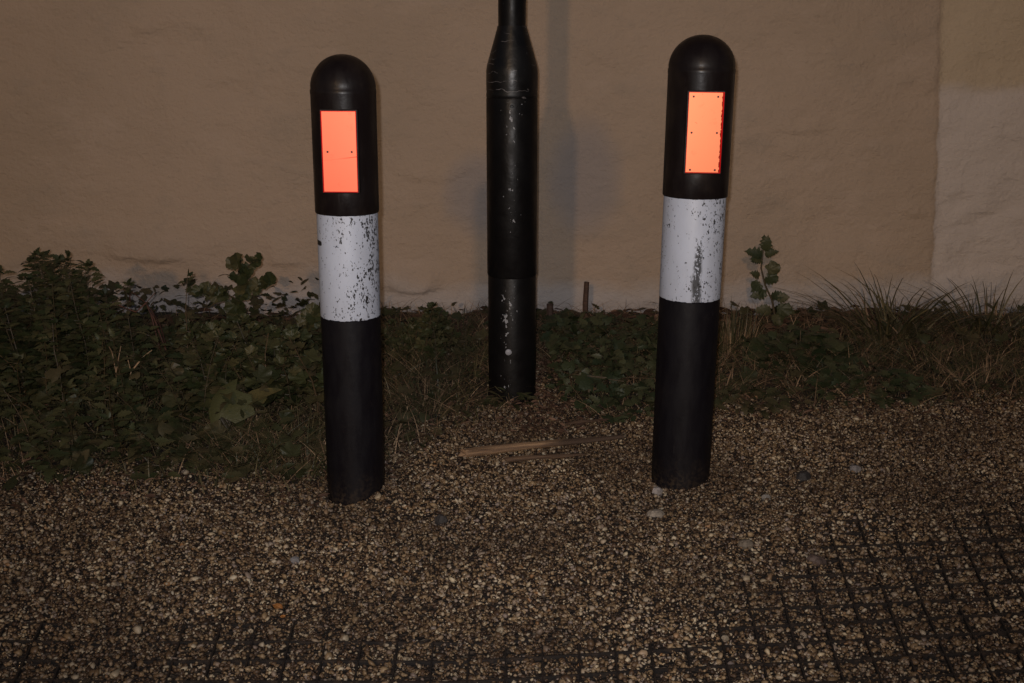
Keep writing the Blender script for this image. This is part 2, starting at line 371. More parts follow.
def place(px0, px1, top_py, Yc, band, refl, refl_px, args, **kw):
    b = at(px0, 494, Yc); b.z = -.004; tp = at(px1, top_py, Yc); zz = lambda py, off: at(512, py, Yc-off).z - b.z
    return bollard(args[0], b, tp, (zz(band[1], .064), zz(band[0], .064)), (zz(refl[1], .068), zz(refl[0], .068)), refl_px/F*(tp - co.location).length*.99, *args[1:], **kw)
place(356.6, 342, 54, B1[1], (216.5, 321), (111.5, 191.5), 32.2,
      ('black bollard with a white band and a plain two-pin reflector, standing by the leafy bush', R(0), M_REFL_A, [(.14, .5), (.86, .5)], False, -.001, 'red orange reflector with two pin holes at mid height'))
place(679.3, 703.5, 34.5, B2[1], (199.5, 302), (92.5, 172), 32,
      ('black bollard with a six-pin reflector and a dark streak rubbed down its white band', R(-2.0), M_REFL_B, [(.13, .95), (.85, .95), (.12, .5), (.87, .5), (.13, .03), (.87, .03)], True, .003, 'orange reflector with six pin holes'), girth=1.055)

# ------------------------------------------------------------------ lamp post
t = thing('lamp_post', 'thick black metal post with a tapered collar and chipped paint by the wall', 'post', (.0, 3.01, 0))
m = MB(); m.lathe([(.0690, -.3), (.0690, 0), (.0672, .05), (.0668, .362), (.0655, .366)], 64); m.build('base_section', M_POLE, t, True)
m = MB(); m.lathe([(.064, .362), (.0672, .364), (.0690, .370), (.0690, .842), (.0680, .846)], 64); m.build('shaft', M_POLE, t, True)
m = MB(); m.lathe([(.0675, .846), (.0690, .848), (.0690, .856), (.0682, .861), (.0688, .866), (.0690, .915), (.0672, .928), (.0400, 1.022), (.0385, 1.030)], 64); m.build('collar', M_COLLAR, t, True)
m = MB(); m.lathe([(.0365, 1.025), (.0365, 5.0), (.034, 5.01)], 48); m.build('upper_tube', M_POLE, t, True)
def bolt(x, z, r, mat):
    m = MB(); yy = -math.sqrt(.0678**2 - x*x)
    m.add([(x+r*math.cos(a)*f, yy-dy, z+r*math.sin(a)*f) for f, dy in ((1, -.004), (1, .0022), (.7, .004)) for a in [2*math.pi*i/14 for i in range(14)]],
          [[k*14+i, k*14+(i+1) % 14, (k+1)*14+(i+1) % 14, (k+1)*14+i] for k in range(2) for i in range(14)] + [[28+i for i in range(14)]])
    return m.build('bolt', mat, t, True)
bolt(-.0005, .826, .0045, M_POLE); bolt(-.010, .158, .0085, M_BOLT)

# ------------------------------------------------------------------ gravel: far too many stones to count, so one object
ph = (1+5**.5)/2
ICO = np.array([(-1,ph,0),(1,ph,0),(-1,-ph,0),(1,-ph,0),(0,-1,ph),(0,1,ph),(0,-1,-ph),(0,1,-ph),(ph,0,-1),(ph,0,1),(-ph,0,-1),(-ph,0,1)], float)/math.sqrt(1+ph*ph)
IF = np.array([(0,11,5),(0,5,1),(0,1,7),(0,7,10),(0,10,11),(1,5,9),(5,11,4),(11,10,2),(10,7,6),(7,1,8),(3,9,4),(3,4,2),(3,2,6),(3,6,8),(3,8,9),(4,9,5),(2,4,11),(6,2,10),(8,6,7),(9,8,1)])
CELL = .060
def net_uv(x, y):                       # lattice coordinates of the plastic net, with its sag and stretch
    wx = .010*(fbm(x*3+1, y*3+4, 71, 2)-.4); wy = .012*(fbm(x*3+7, y*3+2, 72, 2)-.4)
    ux = (x - .10*x*(y-1.55)/.5 + wx + .012)/CELL
    uy = (y - .10*np.maximum(x, -.1)*1.0 + wy)/CELL
    return ux, uy
def bare(x, y):                         # how far the net shows through the gravel
    r = sstep(-.02, .5, x - .62*(y-1.55))*(1-sstep(1.8, 2.25, y - .18*x))
    l = (1-sstep(-.45, -.2, x))*(1-sstep(1.64, 1.80, y))
    mid = (1-sstep(1.60, 1.74, y))*.95
    return np.clip(np.maximum(np.maximum(r, l), mid)*(2.2*fbm(x*7, y*7, 74, 3) - .22), 0, 1)
def scatter(n, x0, x1, y0, y1): return rng.uniform(x0, x1, n), rng.uniform(y0, y1, n)
gx, gy = scatter(320000, -2.0, 2.0, 1.22, 3.55)
keep = np.abs(gx) < .62*gy + .28
dpt = gy - front(gx)
pk = np.clip(1 - sstep(-.02, .22, dpt + .25*(fbm(gx*6, gy*6, 5, 3)-.5)), .05, 1)
pk = np.maximum(pk, .9*np.exp(-((gx-.07)/.075)**2)*(gy < 3.4))
keep &= rng.random(len(gx)) < pk
ux, uy = net_uv(gx, gy); du = np.abs(ux - np.round(ux)); dv = np.abs(uy - np.round(uy)); bm = bare(gx, gy)
online = np.minimum(du, dv)*CELL < .0042
keep &= ~(online & (rng.random(len(gx)) < sstep(.08, .6, bm)*.86))
for bx, by in (B1, B2, (-.002, 3.01)): keep &= (gx-bx)**2 + (gy-by)**2 > .0645**2
gx, gy, bm = gx[keep], gy[keep], bm[keep]; n = len(gx)
size = np.exp(rng.normal(math.log(.0034), .35, n)); size = np.clip(size, .0018, .0105)
var = np.stack([ICO*(1 + .22*rng.normal(size=(12, 1))) + .10*rng.normal(size=(12, 3)) for _ in range(24)])
T = var[rng.integers(0, 24, n)]*np.stack([np.ones(n), rng.uniform(.48, .92, n), rng.uniform(.36, .72, n)], -1)[:, None, :]*size[:, None, None]
def rots(n, tilt):
    a = rng.uniform(0, 2*math.pi, n); b = rng.normal(0, tilt, n); c = rng.normal(0, tilt, n); z = np.zeros(n); o = np.ones(n)
    Rz = np.stack([np.cos(a), -np.sin(a), z, np.sin(a), np.cos(a), z, z, z, o], -1).reshape(n, 3, 3)
    Rx = np.stack([o, z, z, z, np.cos(b), -np.sin(b), z, np.sin(b), np.cos(b)], -1).reshape(n, 3, 3)
    Ry = np.stack([np.cos(c), z, np.sin(c), z, o, z, -np.sin(c), z, np.cos(c)], -1).reshape(n, 3, 3)
    return Rx @ Ry @ Rz
T = np.einsum('nij,nkj->nki', rots(n, .45), T)
lump = .007*(fbm(gx*16, gy*16, 81, 3)-.5)*(1-bm)
T += np.stack([gx, gy, gz(gx, gy) - .001 + rng.uniform(0, .0042, n)*(1-.5*bm) + lump], -1)[:, None, :]
tag(raw_mesh('gravel', T.reshape(-1, 3), (np.arange(n)[:, None, None]*12 + IF[None]).reshape(-1, 3), M_GRAVEL), kind='stuff')

# plastic net under the gravel (strips of the lattice follow the sag)
m = MB()
def inv_net(u, v):
    x, y = u*CELL, v*CELL
    for _ in range(14):
        a, b = net_uv(x, y); x += (u-a)*CELL*.8; y += (v-b)*CELL*.8
    return float(x), float(y)
def strip(pts, w=.0028, h=.0105):
    P = np.array(pts); d = np.gradient(P, axis=0); d /= np.linalg.norm(d, axis=1)[:, None]; nrm = np.stack([-d[:, 1], d[:, 0]], -1)*w/2
    z = np.array([G(*p) for p in P]); V = []; BB = sstep(.05, .4, bare(P[:, 0], P[:, 1]))
    for k in range(len(P)):
        for s, hh in ((-1, -.01), (-1, h), (1, h), (1, -.01)):
            V.append((*(P[k] + s*nrm[k]), z[k] - .002 - .008*(1-BB[k]) + hh*(1 if hh < 0 else .55)))
    m.add(V, [[k*4+i, k*4+(i+1) % 4, (k+1)*4+(i+1) % 4, (k+1)*4+i] for k in range(len(P)-1) for i in range(3)])
for u in range(-26, 30):
    pts = [inv_net(u, v/2) for v in range(2*20, 2*42+1)]; pts = [p for p in pts if 1.2 < p[1] < 2.45 and abs(p[0]) < .62*p[1]+.28]
    if len(pts) > 3: strip(pts)
for v in range(20, 42):
    pts = [inv_net(u/2, v) for u in range(-52, 60)]; pts = [p for p in pts if 1.2 < p[1] < 2.45 and abs(p[0]) < .62*p[1]+.28]
    if len(pts) > 3: strip(pts, .0028, .0095)
o = m.build('plastic_net', M_NET); tag(o, 'dark square plastic net lying half buried in the gravel', 'net')

# ------------------------------------------------------------------ loose stones, sticks, leaves
def stone(px, py, w, h, col, label, group='larger stones in the gravel'):
    a = math.atan2(py-341.5, F) + PITCH; Y = HC/math.tan(a); p = at(px, py, Y); sc = (p - co.location).length/F
    rx, ry = w*sc/2, w*sc/2*.75; rz = max(h*sc*.5, .004)
    V = []; n = 12; rr = [1 + random.uniform(-.16, .16) for _ in range(n)]
    for f, zz in ((.75, -.9), (1, -.1), (.86, .55), (.5, .92)):
        for i in range(n):
            q = 2*math.pi*i/n; V.append((rx*f*rr[i]*math.cos(q)*random.uniform(.93, 1.07), ry*f*rr[i]*math.sin(q)*random.uniform(.93, 1.07), rz*zz + random.uniform(-.1, .1)*rz))
    Fc = [[k*n+i, k*n+(i+1) % n, (k+1)*n+(i+1) % n, (k+1)*n+i] for k in range(3) for i in range(n)] + [[3*n+i for i in range(n)], [i for i in range(n)][::-1]]
    o = raw_mesh('stone', V, Fc, mat_stone('stone_surface', col), smooth=False)
    o.location = (p.x, p.y, G(p.x, p.y) + .004 + rz*.05); o.rotation_euler = (random.uniform(-.2, .2), random.uniform(-.2, .2), random.uniform(-.5, .5)); tag(o, label, 'stone', group)
stone(657, 492, 12, 11, (.34, .30, .28), 'pale stone touching the foot of the right-hand bollard')
stone(655, 515, 16, 9, (.30, .25, .20), 'flat cream stone lying in front of the right-hand bollard')
stone(803, 478, 15, 12, (.028, .024, .024), 'dark grey stone lying on the gravel, right of the right-hand bollard')
stone(855, 470, 11, 7, (.22, .20, .195), 'pale grey stone furthest to the right on the gravel')
stone(766, 498, 8, 6, (.24, .215, .19), 'small whitish pebble between the dark stone and the flat tan stone')
stone(746, 545, 15, 9, (.17, .135, .10), 'flat tan stone in the gravel in front of the dark stone')
stone(816, 561, 19, 9, (.11, .075, .062), 'flat reddish brown stone next to the buried net')
stone(441, 522, 13, 12, (.040, .034, .032), 'dark stone in front of the left-hand bollard')
stone(295, 562, 11, 7, (.25, .235, .235), 'grey stone below the left-hand bollard')
stone(725, 640, 8, 6, (.30, .24, .17), 'cream pebble lying in a cell of the buried net')

def plank(name, p0, p1, w, h, mat, label, cat, z_off=.012, taper=.5):
    p0 = Vector(p0); p1 = Vector(p1); d = p1-p0; L = d.length; n = 22; V = []; m = MB()
    prof = [(-.5, 0), (-.46, .8), (-.1, 1.0), (.3, .86), (.5, .25), (.36, -.4), (-.3, -.4)]; k = len(prof)
    ph = random.random()*10
    for i in range(n+1):
        t = i/n; f = (1 - (1-taper)*t**1.5)
        for j, (a, b) in enumerate(prof):
            e = (random.uniform(-.5, .5)*.03 if i in (0, n) else 0)
            V.append((L*t + e + .002*random.uniform(-1, 1), w*a*f*(1+.12*math.sin(t*9+j+ph)) + .004*math.sin(t*5+ph), h*b*f*(1+.1*math.sin(t*13+j*2))))
    m.add(V, [[i*k+j, (i+1)*k+j, (i+1)*k+(j+1) % k, i*k+(j+1) % k] for i in range(n) for j in range(k)] + [[j for j in range(k)], [n*k+j for j in range(k)][::-1]])
    o = m.build(name, mat); o.location = p0 + Vector((0, 0, z_off)); o.rotation_euler = (0, -math.atan2(d.z, math.hypot(d.x, d.y)), math.atan2(d.y, d.x))
    return tag(o, label, cat)
def gp(px, py):
    a = math.atan2(py-341.5, F) + PITCH; Y = HC/math.tan(a); p = at(px, py, Y); p.z = G(p.x, p.y); return p
plank('wood_slat', gp(466, 458), gp(622, 440), .025, .014, mat_wood('weathered_split_wood', (.36, .225, .125), (.14, .082, .048), True), 'split wooden slat, tan at one end, lying on the gravel before the post', 'wood slat')
plank('stick', gp(508, 463), gp(582, 456), .013, .009, mat_wood('brown_stick_wood', (.17, .10, .056), (.07, .04, .024), False), 'thinner dark splinter of wood lying just in front of the split slat', 'stick', .008)
plank('stick', gp(570, 428), gp(606, 423), .008, .006, mat_wood('brown_twig_wood', (.12, .07, .04), (.06, .033, .02), False), 'thin twig lying on the litter between the post and the leafy mound', 'stick', .012)
def stake(px, y0, y1, w, Y, label, lean):
    b = at(px, y1, Y); tp = at(px, y0, Y); zb = G(b.x, b.y); m = MB(); r = w*(b-co.location).length/F/2
    m.tube([(0, 0, -.06), (0, 0, (tp.z-zb)*.5), (lean, 0, tp.z-zb)], [r, r*1.02, r*.92], 7)
    o = m.build('stake', M_STAKE); o.location = (b.x, Y, zb); tag(o, label, 'stake', 'broken stakes at the foot of the wall')
M_STAKE = mat_wood('old_stake_wood', (.11, .058, .038), (.06, .032, .022), False)
stake(585, 282, 318, 5.6, 3.74, 'thin brown wooden stake, tallest of three stubs by the wall', .003)
stake(550, 304, 320, 7, 3.66, 'short broad broken stake close beside the post', -.002)
stake(603, 311, 322, 3, 3.7, 'tiny stub of a stake right of the tallest one', 0)
def dead_leaf(px, py, size, col, label, az):
    p = gp(px, py); N = NT('fallen_leaf_surface'); N.p(Base_Color=col, Roughness=.6)
    n = 6; V = []; 
    for i in range(n+1):
        t = i/n; ww = .32*math.sin(math.pi*min(1, t*.95+.04))**.8
        V += [(t-.5, -ww, .12*abs(t-.5)+.08), (t-.5, 0, .05*math.sin(t*6)), (t-.5, ww, .1*t+.06)]
    o = raw_mesh('fallen_leaf', np.array(V)*size, [[3*i+j, 3*i+3+j, 3*i+4+j, 3*i+1+j] for i in range(n) for j in range(2)], N.m)
    sm = o.modifiers.new('thickness', 'SOLIDIFY'); sm.thickness = .0006
    o.location = (p.x, p.y, p.z + .008); o.rotation_euler = (.2, .1, az); tag(o, label, 'leaf', 'fallen leaves on the gravel')
dead_leaf(278, 611, .020, (.30, .12, .03), 'larger of two orange fallen leaves on the gravel', -.4)
dead_leaf(283, 621, .010, (.36, .14, .03), 'smaller orange fallen leaf just in front of another', .6)

# ------------------------------------------------------------------ leaves and plants
def leaf_long(width, serr, droop, fold=.25, k=7):
    V = []; t = np.linspace(0, 1, k+1); w = width*np.sin(math.pi*np.clip(t, 0, 1)**.72)**.85; w[0] = .02
    for i in range(k+1):
        s = 1 + (serr if i % 2 else -serr)
        zz = -droop*t[i]**2
        V += [(t[i], -w[i]*s, zz + fold*w[i]), (t[i], 0, zz), (t[i], w[i]*s, zz + fold*w[i])]
    Fc = [[3*i+j, 3*i+3+j, 3*i+4+j, 3*i+1+j] for i in range(k) for j in range(2)]
    return np.array(V), Fc
def leaf_round(lobes, depth, droop, k=20):
    V = [(.12, 0, -.02)]
    for i in range(k+1):
        a = -math.pi*.86 + 2*math.pi*.86*i/k; r = .55*(1 + depth*math.cos(lobes*a))*(1+.07*(i % 2))
        x, y = .5 + r*math.cos(a)*.95, r*math.sin(a)
        V.append((x, y, .12*math.cos(lobes*a) - droop*(x*x) + .25*y*y))
    return np.array(V), [[0, i, i+1] for i in range(1, k+1)]
def leaf_ivy(droop):
    pts = [(0, 0), (.05, .32), (.30, .62), (.42, .34), (.75, .36), (1.0, 0), (.75, -.36), (.42, -.34), (.30, -.62), (.05, -.32)]
    V = [(.3, 0, .04)] + [(a, b, -droop*a*a - .12*abs(b)) for a, b in pts]
    return np.array(V), [[0, i+1, (i+1) % 10 + 1] for i in range(10)]
KINDS = {
 'nettle': [leaf_long(.25, .26, d, f, 9) for d, f in ((.15, .25), (.35, .3), (.55, .2))],
 'mallow': [leaf_round(5, .10, d) for d in (.05, .2, .35)],
 'dock': [leaf_long(.26, .02, d, f, 8) for d, f in ((.3, .2), (.6, .15), (.8, .3))],
 'ivy': [leaf_ivy(d) for d in (.1, .3, .45)],
 'lance': [leaf_long(.13, .05, d, .3, 5) for d in (.1, .3, .6)],
 'rag': [leaf_long(.30, .38, d, .2, 9) for d in (.2, .4, .5)],
}
class Leaves:
    def __init__(s): s.V = []; s.F = []; s.n = 0
    def add(s, kind, pos, d, up, size):
        T, Fc = random.choice(KINDS[kind]); d = d.normalized(); sd = up.cross(d)
        sd = sd.normalized() if sd.length > 1e-4 else d.orthogonal().normalized(); nn = d.cross(sd)
        M = np.array([d, sd, nn]); V = (T*size*np.array([1, random.uniform(.85, 1.15), 1])) @ M + np.array(pos)
        s.V.append(V); s.F += [[i + s.n for i in f] for f in Fc]; s.n += len(V)
    def build(s, name, mat, parent=None): return raw_mesh(name, np.concatenate(s.V), s.F, mat, parent, True)
U = random.uniform
def rdir(el0, el1):
    a = U(0, 2*math.pi); e = U(el0, el1); return Vector((math.cos(a)*math.cos(e), math.sin(a)*math.cos(e), math.sin(e)))
def jup(j=.35): return Vector((U(-j, j), U(-.45-j, j*.4), 1)).normalized()
def stem(L, m, base, h, lean, kind, size, nodes, start=.25, r=.0025, top=True, twin=True, el=(.0, .6), shrink=.55):
    base = Vector(base); lean = Vector(lean); P = lambda t: base + Vector((0, 0, h*t)) + lean*(t*t)
    wob = Vector((U(-1, 1), U(-1, 1), 0))*.012
    pts = [P(t) + wob*math.sin(t*5) for t in (0, .25, .5, .75, 1)]
    m.tube(pts, [r, r*.95, r*.85, r*.7, r*.45], 5)
    a0 = U(0, 6)
    for k in range(nodes):
        t = start + (1-start)*(k+.5)/nodes; p = P(t) + wob*math.sin(t*5); a = a0 + k*1.65
        for s in ((0, math.pi*.66, math.pi*1.33) if twin == 3 else (0, math.pi)):
            e = U(*el); d = Vector((math.cos(a+s)*math.cos(e), math.sin(a+s)*math.cos(e), math.sin(e)))
            sz = size*U(.75, 1.2)*(1 - shrink*t); pet = d*sz*.35
            m.tube([p, p+pet], [r*.4, r*.35], 3)
            L.add(kind, p + pet, d, jup(), sz)
    if top:
        for k in range(5): L.add(kind, P(1), rdir(.3, 1.3), jup(.6), size*U(.3, .55))
def bush(name, label, cat, spots, kind, size, nodes, mat, group=None, lean=.05, smat=None, **kw):
    """spots: (x, y, height)"""
    cx = sum(s[0] for s in spots)/len(spots); cy = sum(s[1] for s in spots)/len(spots); b = Vector((cx, cy, G(cx, cy)))
    t = thing(name, label, cat, b, group=group); L = Leaves(); m = MB()
    for x, y, h in spots:
        n = max(2, int(round(nodes*(.4 + .6*h/max(s[2] for s in spots)))))
        stem(L, m, Vector((x, y, G(x, y)-.01)) - b, h, (U(-lean, lean), U(-lean, lean)-.3*lean, 0), kind, size, n, **kw)
    m.build('stems', smat or M_STEM, t); L.build('leaves', mat, t); return t

# tall nettle-like weeds on the left
def zt(py, Y): return at(512, py, Y).z
OUT = ([-140, -40, 0, 8, 17, 28, 36, 48, 62, 78, 90, 97, 108, 122, 130], [268, 272, 263, 264, 288, 276, 262, 247, 250, 254, 264, 282, 292, 304, 322])
sp = []
for k in range(78):
    px = U(-110, 124); Y = U(2.85, 3.6); top = np.interp(px, *OUT)
    h = zt(top + 8 + 60*random.random()**1.5*(3.7-Y)/.8, Y); X = at(px, 300, Y).x; sp.append((X, Y, max(.10, h - G(X, Y) - .02)))
for px in (62, 55, 70, 78, 48, 44, 88, 36, 94, 104, 8, 2, 112, 66, 52, 84, 58, 74):
    Y = U(3.05, 3.4); X = at(px, 300, Y).x; sp.append((X, Y, zt(np.interp(px, *OUT), Y) - G(X, Y) - .012))
bush('nettle_bush', 'tallest dark leafy weed bush against the wall, toothed leaves on upright stems', 'bush', sp, 'nettle', .052, 17, M_NETTLE, 'weeds at the foot of the wall', .035, start=.12, shrink=.40, twin=3, r=.0018)
sp = []
for k in range(44):
    X = U(-1.65, -.78); Y = float(front(X)) + .05 + .6*random.random(); d = Y - float(front(X)); sp.append((X, Y, .07 + .34*min(1, d/.55)**.8*U(.55, .9)))
bush('leafy_weed', 'low spreading dark green weed in front of the tallest bush, at the gravel edge', 'weed', sp, 'nettle', .052, 9, M_NETTLE, 'weeds at the foot of the wall', .08, start=.1, twin=3, r=.0018)
sp = []
for k in range(24):
    px = U(100, 165); Y = U(2.9, 3.45); sp.append((at(px, 330, Y).x, Y, max(.08, zt(np.interp(px, [100, 122, 138, 150, 165], [298, 308, 330, 346, 352]) + U(0, 26), Y) - .03)))
bush('leafy_weed', 'small rounded weed beside the bare reddish stems, between the taller bush and the lobed one', 'weed', sp, 'rag', .055, 8, M_NETTLE, 'weeds at the foot of the wall', .05, start=.15, twin=3)

# mallow: round lobed leaves, one stalk standing above the clump
b = Vector((-.80, 3.2, G(-.80, 3.2))); t = thing('mallow_plant', 'round lobed leafed plant with one branching stalk standing above its clump', 'plant', b, group='weeds at the foot of the wall')
L = Leaves(); m = MB()
for k in range(80):
    px = U(178, 318); Y = U(2.75, 3.45); X = at(px, 330, Y).x; top = np.interp(px, [178, 200, 240, 280, 300, 318], [345, 330, 318, 322, 324, 330])
    h = max(.06, zt(top + U(-2, 34), Y) - G(X, Y) - .012); stem(L, m, Vector((X, Y, G(X, Y))) - b, h, (U(-.04, .04), U(-.06, .03), 0), 'mallow', .048, 5, start=.25, shrink=.3)
Ys = 3.25
def branch(pp, sizes, n):
    P = [at(px, py, Ys + dy) - b for px, py, dy in pp]; m.tube(P, [.0035 - .0022*i/(len(P)-1) for i in range(len(P))], 5)
    for i in range(n):
        t = .25 + .75*(i+.5)/n; q = t*(len(P)-1); k = min(int(q), len(P)-2); p = P[k].lerp(P[k+1], q-k); sz = sizes*U(.75, 1.2)
        d = Vector((U(-1, 1), U(-1, .1), U(-.35, .7))).normalized(); L.add('mallow', p, d, Vector((U(-.5, .5), -.9, U(.2, 1))).normalized(), sz)
branch([(240, 345, 0), (238, 315, 0), (239, 285, 0), (238, 262, 0)], .040, 20)
branch([(238, 300, 0), (225, 294, -.01), (210, 292, -.01), (198, 291, -.02)], .030, 15)
branch([(240, 300, 0), (252, 290, .01), (262, 284, .01), (272, 280, .01)], .030, 15)
branch([(239, 280, 0), (246, 270, 0), (252, 262, 0), (257, 258, 0)], .026, 10)
branch([(222, 345, -.1), (205, 335, -.1), (192, 325, -.1), (181, 322, -.1)], .026, 9)
branch([(290, 345, -.1), (300, 330, -.1), (308, 320, -.1), (314, 311, -.1)], .034, 18)
m.build('stems', M_STEM, t); L.build('leaves', M_MALLOW, t)

# dock with one big pale leaf
b = Vector((-.72, 2.68, G(-.72, 2.68))); t = thing('dock_plant', 'broad plant with one large yellowish green leaf arching over the long grass', 'plant', b, group='weeds at the foot of the wall')
L = Leaves(); m = MB()
for k in range(15):
    d = rdir(.35, 1.1); q = Vector((U(-.12, .12), U(-.08, .08), .05)); m.tube([q*.2, q + d*.05], [.003, .002], 5); L.add('dock', q + d*.05, d, jup(), U(.07, .12))
L.add('ivy', Vector((-.04, -.02, .105)), Vector((.8, -.5, .0)), Vector((.1, -.8, .6)), .11); m.tube([(0, 0, 0), (-.03, -.01, .06), (-.04, -.02, .105)], .003, 5)
m.build('stems', M_STEM, t); L.build('leaves', M_DOCK, t)

# small mallow left of the lamp post
sp = []
for k in range(22):
    px = random.gauss(430, 17); Y = U(3.2, 3.65); X = at(px, 330, Y).x; sp.append((X, Y, max(.06, zt(np.interp(px, [395, 420, 430, 440, 465], [335, 316, 302, 316, 338]) + U(0, 16), Y) - .035)))
sp += [(at(429, 330, 3.4).x, 3.4, zt(302, 3.4) - .03), (at(433, 330, 3.42).x, 3.42, zt(305, 3.42) - .03)]
bush('mallow_plant', 'small pointed clump of round leaves growing between the left-hand bollard and the post', 'plant', sp, 'mallow', .036, 6, M_MALLOW, 'weeds at the foot of the wall', .025, start=.2, shrink=.4)

# ivy mound right of the lamp post
b = Vector((.27, 3.1, G(.27, 3.1))); t = thing('leafy_mound', 'dense low mound of dark mixed leaves between the post and the right-hand bollard', 'plant', b, group='weeds at the foot of the wall')
L = Leaves(); m = MB()
for k in range(950):
    X = U(.10, .50); Y = U(2.80, 3.62); f = float(front(X)); e = (Y - f)
    if e < 0 or X < .11 + .10*sstep(3.0, 2.8, Y): continue
    hh = .10*min(1, e/.25)**.6*(.55 + .75*fbm(X*9, Y*6, 91, 3))*(1 - sstep(.42, .5, X)*.5)*(1-.5*sstep(3.4, 3.62, Y))
    L.add(random.choice(('ivy', 'rag', 'rag', 'lance', 'nettle')), Vector((X, Y, G(X, Y) + hh*U(.45, 1.25))) - b, rdir(-.4, .7), jup(.9), U(.018, .046))
for k in range(36):
    X = U(.14, .44); Y = U(2.95, 3.5); p = Vector((X, Y, G(X, Y))) - b; m.tube([p, p + Vector((U(-.05, .05), U(-.1, 0), .05)), p + Vector((U(-.12, .12), U(-.15, 0), .06))], [.002, .0016, .001], 4)
m.build('stems', M_STEM, t); L.build('leaves', M_IVY, t)

# sprig beyond the right-hand bollard
b = at(775, 322, 3.6); b.z = G(b.x, b.y); t = thing('sprig', 'single ragged leafy sprig standing against the wall, right of the right-hand bollard', 'plant', b, group='weeds at the foot of the wall')
L = Leaves(); m = MB(); P = [at(px, py, 3.6) - b for px, py in ((776, 322), (772, 300), (765, 285), (761, 268), (763, 250), (764, 243))]
m.tube(P, [.004, .0035, .003, .0025, .002, .0015], 6)
for (px, py, sx, sz_, kind, up) in ((764, 246, .1, .045, 'rag', 1), (762, 252, -.9, .050, 'rag', .4), (768, 250, .9, .040, 'rag', .5), (766, 252, .4, .034, 'rag', .9), (761, 256, -.5, .034, 'rag', .1),
     (760, 272, -.6, .036, 'mallow', .3), (768, 268, .8, .042, 'mallow', .6), (765, 275, .6, .040, 'mallow', .1), (760, 280, -.5, .034, 'mallow', -.3), (763, 286, -.2, .034, 'mallow', -.6),
     (766, 290, -1, .045, 'rag', -.05), (772, 292, .5, .046, 'mallow', .2), (776, 296, .8, .042, 'mallow', .3), (778, 303, .7, .046, 'mallow', -.1), (784, 304, 1, .042, 'rag', -.3), (770, 306, -1, .05, 'rag', .15), (774, 310, .3, .04, 'mallow', -.3)):
    for rep in range(3): L.add(random.choice(('rag', kind)), at(px + U(-1.5, 1.5), py + 4 + U(-1.5, 1.5), 3.6 + U(-.012, .012)) - b, Vector((sx, U(-.7, -.1), up)), Vector((U(-.3, .3) - sx*.3, -.9, .5)).normalized(), sz_*U(.8, 1.15))
m.build('stems', M_STEM, t); L.build('leaves', M_NETTLE, t)

def low_weed(px, py, Y, rx, ry, h, kind, size, n, mat, label):
    c = at(px, py, Y); b = Vector((c.x, Y, G(c.x, Y))); t = thing('low_weed', label, 'weed', b, group='weeds at the foot of the wall'); L = Leaves(); m = MB()
    for k in range(n):
        a = U(0, 6.283); q = math.sqrt(random.random()); X = b.x + rx*q*math.cos(a); YY = b.y + ry*q*math.sin(a); z = h*(1-q*q)*U(.4, 1.05) + .012
        L.add(kind, Vector((X, YY, G(X, YY) + z)) - b, Vector((math.cos(a), math.sin(a), U(-.2, .8))), jup(.5), size*U(.7, 1.2))
        if k % 8 == 0: m.tube([(0, 0, 0), Vector((X-b.x, YY-b.y, G(X, YY)-b.z+z))], [.002, .0012], 4)
    m.build('stems', M_STEM, t); L.build('leaves', mat, t)
low_weed(868, 390, 3.02, .17, .10, .07, 'rag', .036, 170, M_IVY, 'low dark green weed at the gravel edge in front of the widest grass tuft')
low_weed(800, 352, 3.3, .16, .14, .09, 'ivy', .038, 190, M_IVY, 'dark leafy weed low on the ground just in front of the ragged sprig')
low_weed(745, 405, 2.92, .12, .07, .045, 'rag', .03, 90, M_COVER, 'sparse small weed at the gravel edge behind the foot of the right-hand bollard')
low_weed(510, 402, 2.94, .06, .03, .035, 'lance', .035, 60, M_COVER, 'little green weed growing round the foot of the post')
low_weed(150, 462, 2.52, .22, .07, .06, 'nettle', .05, 70, M_COVER, 'creeping weed along the gravel edge in front of the bush')

# bare dead stems against the wall on the left
b = at(165, 335, 3.1); b.z = G(b.x, b.y); t = thing('dead_stems', 'bare reddish dead stems crossing in front of the wall above the weeds', 'dead plant', b, group='weeds at the foot of the wall'); m = MB()
for pp in (((166, 350), (158, 330), (152, 312), (145, 302), (132, 292)), ((160, 350), (152, 318), (146, 303), (155, 293)), ((146, 303), (136, 312), (120, 306), (112, 302)), ((162, 340), (156, 322), (150, 312)), ((130, 306), (130, 296), (133, 291)), ((166, 345), (160, 325), (151, 309))):
    m.tube([at(px, py, 3.1 + U(-.02, .02)) - b for px, py in pp], [.0024 - .0013*i/(len(pp)-1) for i in range(len(pp))], 5)
m.build('stems', M_TWIG, t)
b = at(115, 372, 2.85); b.z = G(b.x, b.y); t = thing('dead_stems', 'pale forked dry stalk standing among the green leaves of the bush', 'dead plant', b, group='weeds at the foot of the wall'); m = MB()
for pp in (((118, 395), (116, 372), (112, 352), (108, 345)), ((116, 372), (119, 356), (121, 346)), ((128, 392), (131, 372), (127, 356)), ((131, 372), (142, 358), (152, 350))):
    m.tube([at(px, py, 2.8 + U(-.01, .01)) - b for px, py in pp], [.002 - .001*i/(len(pp)-1) for i in range(len(pp))], 5)
m.build('stems', M_STRAW, t)

